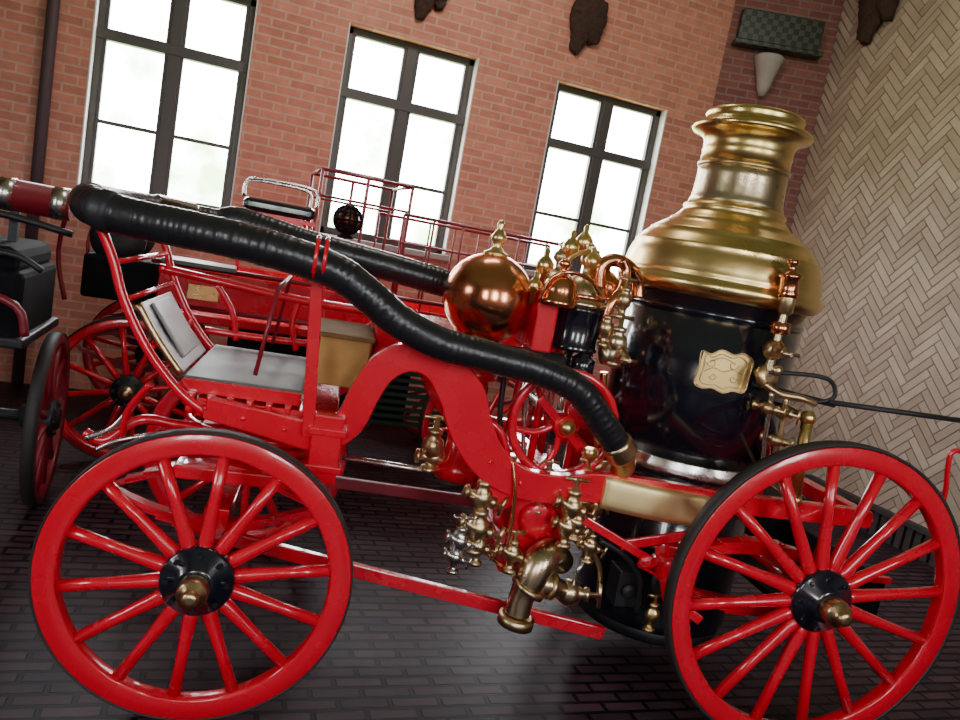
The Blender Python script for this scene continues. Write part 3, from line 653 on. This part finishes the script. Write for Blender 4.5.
mk('loop_coupling',NICK,hose,lambda bm:coup(bm,iL,30,.071))
q=RS[0]
mk('pump_inlet',OBRASS,eng,lambda bm: tube(bm,smooth([q+V((-.01,0,.02)),q+V((.03,.06,-.06)),q+V((.02,.16,-.12)),q+V((-.02,.26,-.16))],5),.05,18))
for s in (-1,1): mk('hose_clamp',RED,eng,lambda bm: tube(bm,[V((a3.x+.015*s,near[3].y+.071*math.cos(a),a3.z+.073*math.sin(a))) for a in [2*PI*k/20 for k in range(20)]],.008,6,closed=True))
# ================================================================ RED WAGON BEHIND
wg=thing('hose_wagon','red hose wagon with railed body and black seat, parked behind the engine under the windows','fire wagon',(-.56,5.15,0))
WO=V((-.56,5.15,0))
def WL(px_,py_,y): return W(px_,py_,y)-WO
w1=wheel(wg,(.07,0,.485),.472,12,.062,RED,RED,TYRE,IRON,OBRASS,scale=.85,capl=.8)
copy_wheel(w1,(.07,1.3,.485),PI); copy_wheel(w1,(2.5,0,.485),0); copy_wheel(w1,(2.5,1.3,.485),PI)
for x in (.07,2.5):
    mk('axle',DRED,wg,lambda bm: tube(bm,[(x,.05,.485),(x,1.25,.485)],.028,10))
    for y_ in (.2,1.1): mk('spring',DRED,wg,lambda bm: spring(bm,x,y_,.72,.8,.10))
pA=WL(160,262,5.25); pB=WL(345,318,5.25)
bd=mk('body',RED,wg,lambda bm: box(bm,((pA.x+2.9)/2,.65,.98),(2.9-pA.x,.95,.06)),bevel=.01)
mks('side_panel',RED,wg,[lambda bm,y_=y_: (box(bm,((pA.x+pB.x)/2,y_,1.18),(pB.x-pA.x,.03,.25)),box(bm,((pB.x+2.85)/2,y_,1.16),(2.85-pB.x,.03,.20))) for y_ in (.14,1.16)],bevel=.008)
mk('end_panel',RED,wg,lambda bm: box(bm,(pA.x+.02,.65,1.18),(.03,1.0,.25)),bevel=.008)
for z in (1.06,1.33): mk('body_moulding',DRED,wg,lambda bm: tube(bm,[(pA.x-.05,.10,z),(2.85,.10,z)],.016,8))
p=WL(203,294,5.2); mk('brass_plate',BRASS,wg,lambda bm: box(bm,(p.x,.115,p.z),(.20,.02,.10)),bevel=.004)
mk('tool_chest',DARK,wg,lambda bm: box(bm,(-.04,.62,1.16),(.52,.8,.28)),bevel=.02)
mk('reel_drum',IRON,wg,lambda bm: (lathe(bm,[(.05,-.34),(.17,-.33),(.17,-.30),(.10,-.29),(.10,.29),(.17,.30),(.17,.33),(.05,.34)],(-.12,.62,1.42),(0,1,0),24)))
mk('front_rail',DRED,wg,lambda bm: tube(bm,smooth([(-.36,.1,1.0),(-.42,.1,1.3),(-.36,.1,1.62),(-.36,1.1,1.62),(-.42,1.1,1.3),(-.36,1.1,1.0)],4),.014,8))
p=WL(280,206,5.45)
mk('seat_cushion',BLK,wg,lambda bm: box(bm,(p.x,.5,p.z-.02),(.48,.5,.09)),bevel=.03)
for y_ in (.27,.73):
    mk('seat_rail',NICK,wg,lambda bm: tube(bm,smooth([(p.x-.24,y_,p.z+.02),(p.x-.22,y_,p.z+.14),(p.x,y_,p.z+.16),(p.x+.22,y_,p.z+.14),(p.x+.24,y_,p.z+.02)],4),.011,8))
for x in (-.18,.2):
    for y_ in (.3,.7): mk('seat_riser',RED,wg,lambda bm: tube(bm,smooth([(p.x+x,y_,p.z-.06),(p.x+x*1.3,y_,(p.z+1.25)/2),(p.x+x,y_,1.0)],4),.014,8))
mk('seat_board',RED,wg,lambda bm: box(bm,(p.x,.5,p.z-.085),(.5,.52,.03)))
a=WL(300,238,5.3); b3=WL(372,262,5.3)
mk('driver_box',RED,wg,lambda bm: (box(bm,((a.x+b3.x)/2,.4,(a.z+b3.z)/2-.03),(b3.x-a.x,.5,.12)),box(bm,((a.x+b3.x)/2,.4,(a.z+b3.z)/2+.04),(b3.x-a.x+.06,.56,.02))),bevel=.01)
for a_ in (312,360):
    mk('driver_box_post',RED,wg,lambda bm: bar(bm,(WL(a_,260,5.3).x,.4,1.0),(WL(a_,260,5.3).x,.4,WL(a_,260,5.3).z-.05),.05,.05))
p=WL(348,220,5.4)
def lant(bm):
    for k in range(6):
        a=PI*k/6; tube(bm,[p+V((.10*math.cos(a)*math.cos(t),.10*math.sin(a)*math.cos(t),.10*math.sin(t))) for t in [2*PI*j/18 for j in range(18)]],.008,5,closed=True)
    for z in (-.05,0,.05):
        r=math.sqrt(.01-z*z); tube(bm,[p+V((r*math.cos(t),r*math.sin(t),z)) for t in [2*PI*j/18 for j in range(18)]],.008,5,closed=True)
    lathe(bm,[(.05,-.13),(.06,-.12),(.03,-.10)],p,(0,0,1),14)
lo=mk('lantern',DARK,wg,lant)
mk('lantern_glass',mat('dark_copper',(.25,.09,.05),.3,1),lo,lambda bm: ball(bm,p,.085,18))
ra=WL(322,172,5.5); rb=WL(412,185,5.5)
z1=(ra.z+rb.z)/2; z0=1.30
for y_ in (.30,1.05):
    def rail(bm):
        tube(bm,[(ra.x,y_,z1),(rb.x,y_,z1)],.012,8); tube(bm,[(ra.x,y_,z1-.18),(rb.x,y_,z1-.18)],.009,8)
        for k in range(3): 
            x=ra.x+(rb.x-ra.x)*k/2; tube(bm,[(x,y_,z0),(x,y_,z1)],.012,8)
    mk('ladder_rack',DRED,wg,rail)
for x in (ra.x,rb.x): mk('rack_crossbar',DRED,wg,lambda bm: tube(bm,[(x,.30,z1),(x,1.05,z1)],.012,8))
r1=WL(405,214,5.3); r2=WL(565,246,5.3); z1=(r1.z+r2.z)/2
for y_ in (.16,1.14):
    def rail2(bm):
        tube(bm,[(r1.x,y_,z1),(r2.x+.3,y_,z1)],.012,8); tube(bm,[(r1.x,y_,z1-.2),(r2.x+.3,y_,z1-.2)],.008,8)
        for k in range(8):
            x=r1.x+(r2.x+.3-r1.x)*k/7; tube(bm,[(x,y_,1.24),(x,y_,z1)],.009,8)
    mk('side_rail',DRED,wg,rail2)
q=WL(200,262,5.1); mk('step',GREY,wg,lambda bm: box(bm,(q.x,.12,1.35),(.45,.3,.03)),bevel=.006)
for x in (.95,1.64): mk('locker',DARK,wg,lambda bm: box(bm,(x,.5,.66),(.62,.6,.58)),bevel=.012)
s0=WL(372,400,5.28).x; s1=WL(452,400,5.28).x
mk('slatted_grille',GRN,wg,lambda bm: [box(bm,((s0+s1)/2,.165,.40+k*.055),(s1-s0,.03,.028)) for k in range(10)]+[box(bm,(x,.16,.65),(.03,.035,.58)) for x in (s0,s1)])
# ================================================================ BLACK PUMPER AT FAR LEFT
BO=V((-1.75,4.42,0))
bp_=thing('hand_pumper','black hand pumper with red and silver banded hose on top, at the left edge','fire pumper',BO)
mk('body',DARK,bp_,lambda bm:box(bm,(0,0,1.10),(1.72,.74,.34)),bevel=.03)
mk('body_top',DARK,bp_,lambda bm:box(bm,(.0,0,1.31),(1.66,.74,.14)),bevel=.05)
mk('body_sill',IRON,bp_,lambda bm:box(bm,(0,0,.93),(1.78,.80,.05)),bevel=.012)
mk('under_box',DARK,bp_,lambda bm:box(bm,(-.10,0,.62),(1.20,.40,.58)),bevel=.012)
mk('air_vessel',DARK,bp_,lambda bm:lathe(bm,[(.10,0),(.15,.02),(.15,.14),(.10,.20),(.03,.22)],(.45,0,1.36),(0,0,1),24))
mk('pump_lever',IRON,bp_,lambda bm:tube(bm,smooth([(-.8,-.1,1.44),(0,-.1,1.50),(.6,-.1,1.52),(1.0,-.1,1.47)],4),.018,8))
mk('suction_strainer',IRON,bp_,lambda bm:lathe(bm,[(.05,-.2),(.07,-.18),(.07,.1),(.05,.12)],(.62,-.43,1.10),(1,0,0),18))
mk('pump_handle',IRON,bp_,lambda bm:tube(bm,smooth([(.1,-.42,1.0),(.5,-.44,1.30),(.80,-.44,1.36),(.95,-.44,1.30)],4),.016,8))
mk('side_pipe',DRED,bp_,lambda bm:tube(bm,smooth([(.2,-.42,1.18),(.6,-.43,1.18),(.85,-.43,1.12),(.9,-.43,.98)],4),.02,8))
w2=wheel(bp_,(.95,.0,.47),.456,12,.055,DRED,DRED,TYRE,IRON,IRON,rz=math.radians(92),scale=.85,cap=False)
copy_wheel(w2,(-.75,-.42,.47),0); copy_wheel(w2,(-.75,.42,.47),0)
mk('axle',IRON,bp_,lambda bm:tube(bm,[(-.75,-.42,.47),(-.75,.42,.47)],.03,10))
mk('axle',IRON,bp_,lambda bm:tube(bm,[(.2,.0,.47),(.95,0,.47)],.03,10))
h1=W(72,206,4.42)-BO; h0=V((-.85,h1.y,h1.z+.03))
hb=mk('hose',DRED,bp_,lambda bm: tube(bm,[h0,h1],.080,20))
for k in range(0,15,2):
    aa=h0.lerp(h1,(k+.3)/15); b2=h0.lerp(h1,(k+.9)/15); mk('hose_band',NICK,hb,lambda bm: tube(bm,[aa,b2],.084,20))
for x in (h1.x-.25,h1.x-.9): mk('hose_rest',IRON,bp_,lambda bm:bar(bm,(x,h1.y,1.36),(x,h1.y,h1.z-.06),.04,.04))
mk('step_plank',GREY,bp_,lambda bm: box(bm,(.45,-.50,.95),(.6,.24,.03)))
# ================================================================ LIGHT
w=bpy.data.worlds.new('world'); bpy.context.scene.world=w; w.use_nodes=True; N=w.node_tree.nodes; L=w.node_tree.links
bg=N['Background']; tc=N.new('ShaderNodeTexCoord'); no=N.new('ShaderNodeTexNoise'); no.inputs['Scale'].default_value=14; no.inputs['Detail'].default_value=5
L.new(tc.outputs['Generated'],no.inputs['Vector']); cr=N.new('ShaderNodeValToRGB')
sp=N.new('ShaderNodeSeparateXYZ'); L.new(tc.outputs['Generated'],sp.inputs[0])
ma=N.new('ShaderNodeMath'); ma.operation='MULTIPLY_ADD'; ma.inputs[1].default_value=1.3; L.new(sp.outputs[2],ma.inputs[0]); L.new(no.outputs['Fac'],ma.inputs[2])
L.new(ma.outputs[0],cr.inputs[0])
cr.color_ramp.elements[0].position=.42; cr.color_ramp.elements[0].color=(.26,.38,.18,1); cr.color_ramp.elements[1].position=.62; cr.color_ramp.elements[1].color=(.95,.98,1,1)
L.new(cr.outputs[0],bg.inputs[0]); bg.inputs[1].default_value=25.0
def portal(loc,rot,sx,sy):
    l=bpy.data.lights.new('portal','AREA'); l.shape='RECTANGLE'; l.size=sx; l.size_y=sy; l.cycles.is_portal=True
    o=bpy.data.objects.new('portal_light',l); COL.objects.link(o); o.location=loc; o.rotation_euler=rot
for a,b_ in wins: portal(((a+b_)/2,YW+.30,(Zs+Zt)/2),(-PI/2,0,0),b_-a,Zt-Zs)
for (a,b_,za,zb) in rw: portal(((a+b_)/2,YB-.30,(za+zb)/2),(PI/2,0,0),b_-a,zb-za)
for (a,b_,za,zb) in lw: portal((XL-.30,(a+b_)/2,(za+zb)/2),(0,-PI/2,0),zb-za,b_-a)
def area(loc,tgt,sz,power,col):  # unseen fill lights, added to brighten the walls; no fixture hangs there
    l=bpy.data.lights.new('fill_light','AREA'); l.size=sz; l.energy=power; l.color=col
    o=bpy.data.objects.new('fill_light',l); COL.objects.link(o); o.location=loc
    o.rotation_euler=(V(tgt)-V(loc)).to_track_quat('-Z','Y').to_euler()
area((1.2,4.4,CEIL-.1),(1.2,7,3.0),1.2,110,(1,.92,.86))  # added fill aimed at the back wall
area((3.8,3.8,CEIL-.1),(5.5,5.0,3.0),1.0,35,(1,.92,.86))  # added fill aimed at the herringbone wall
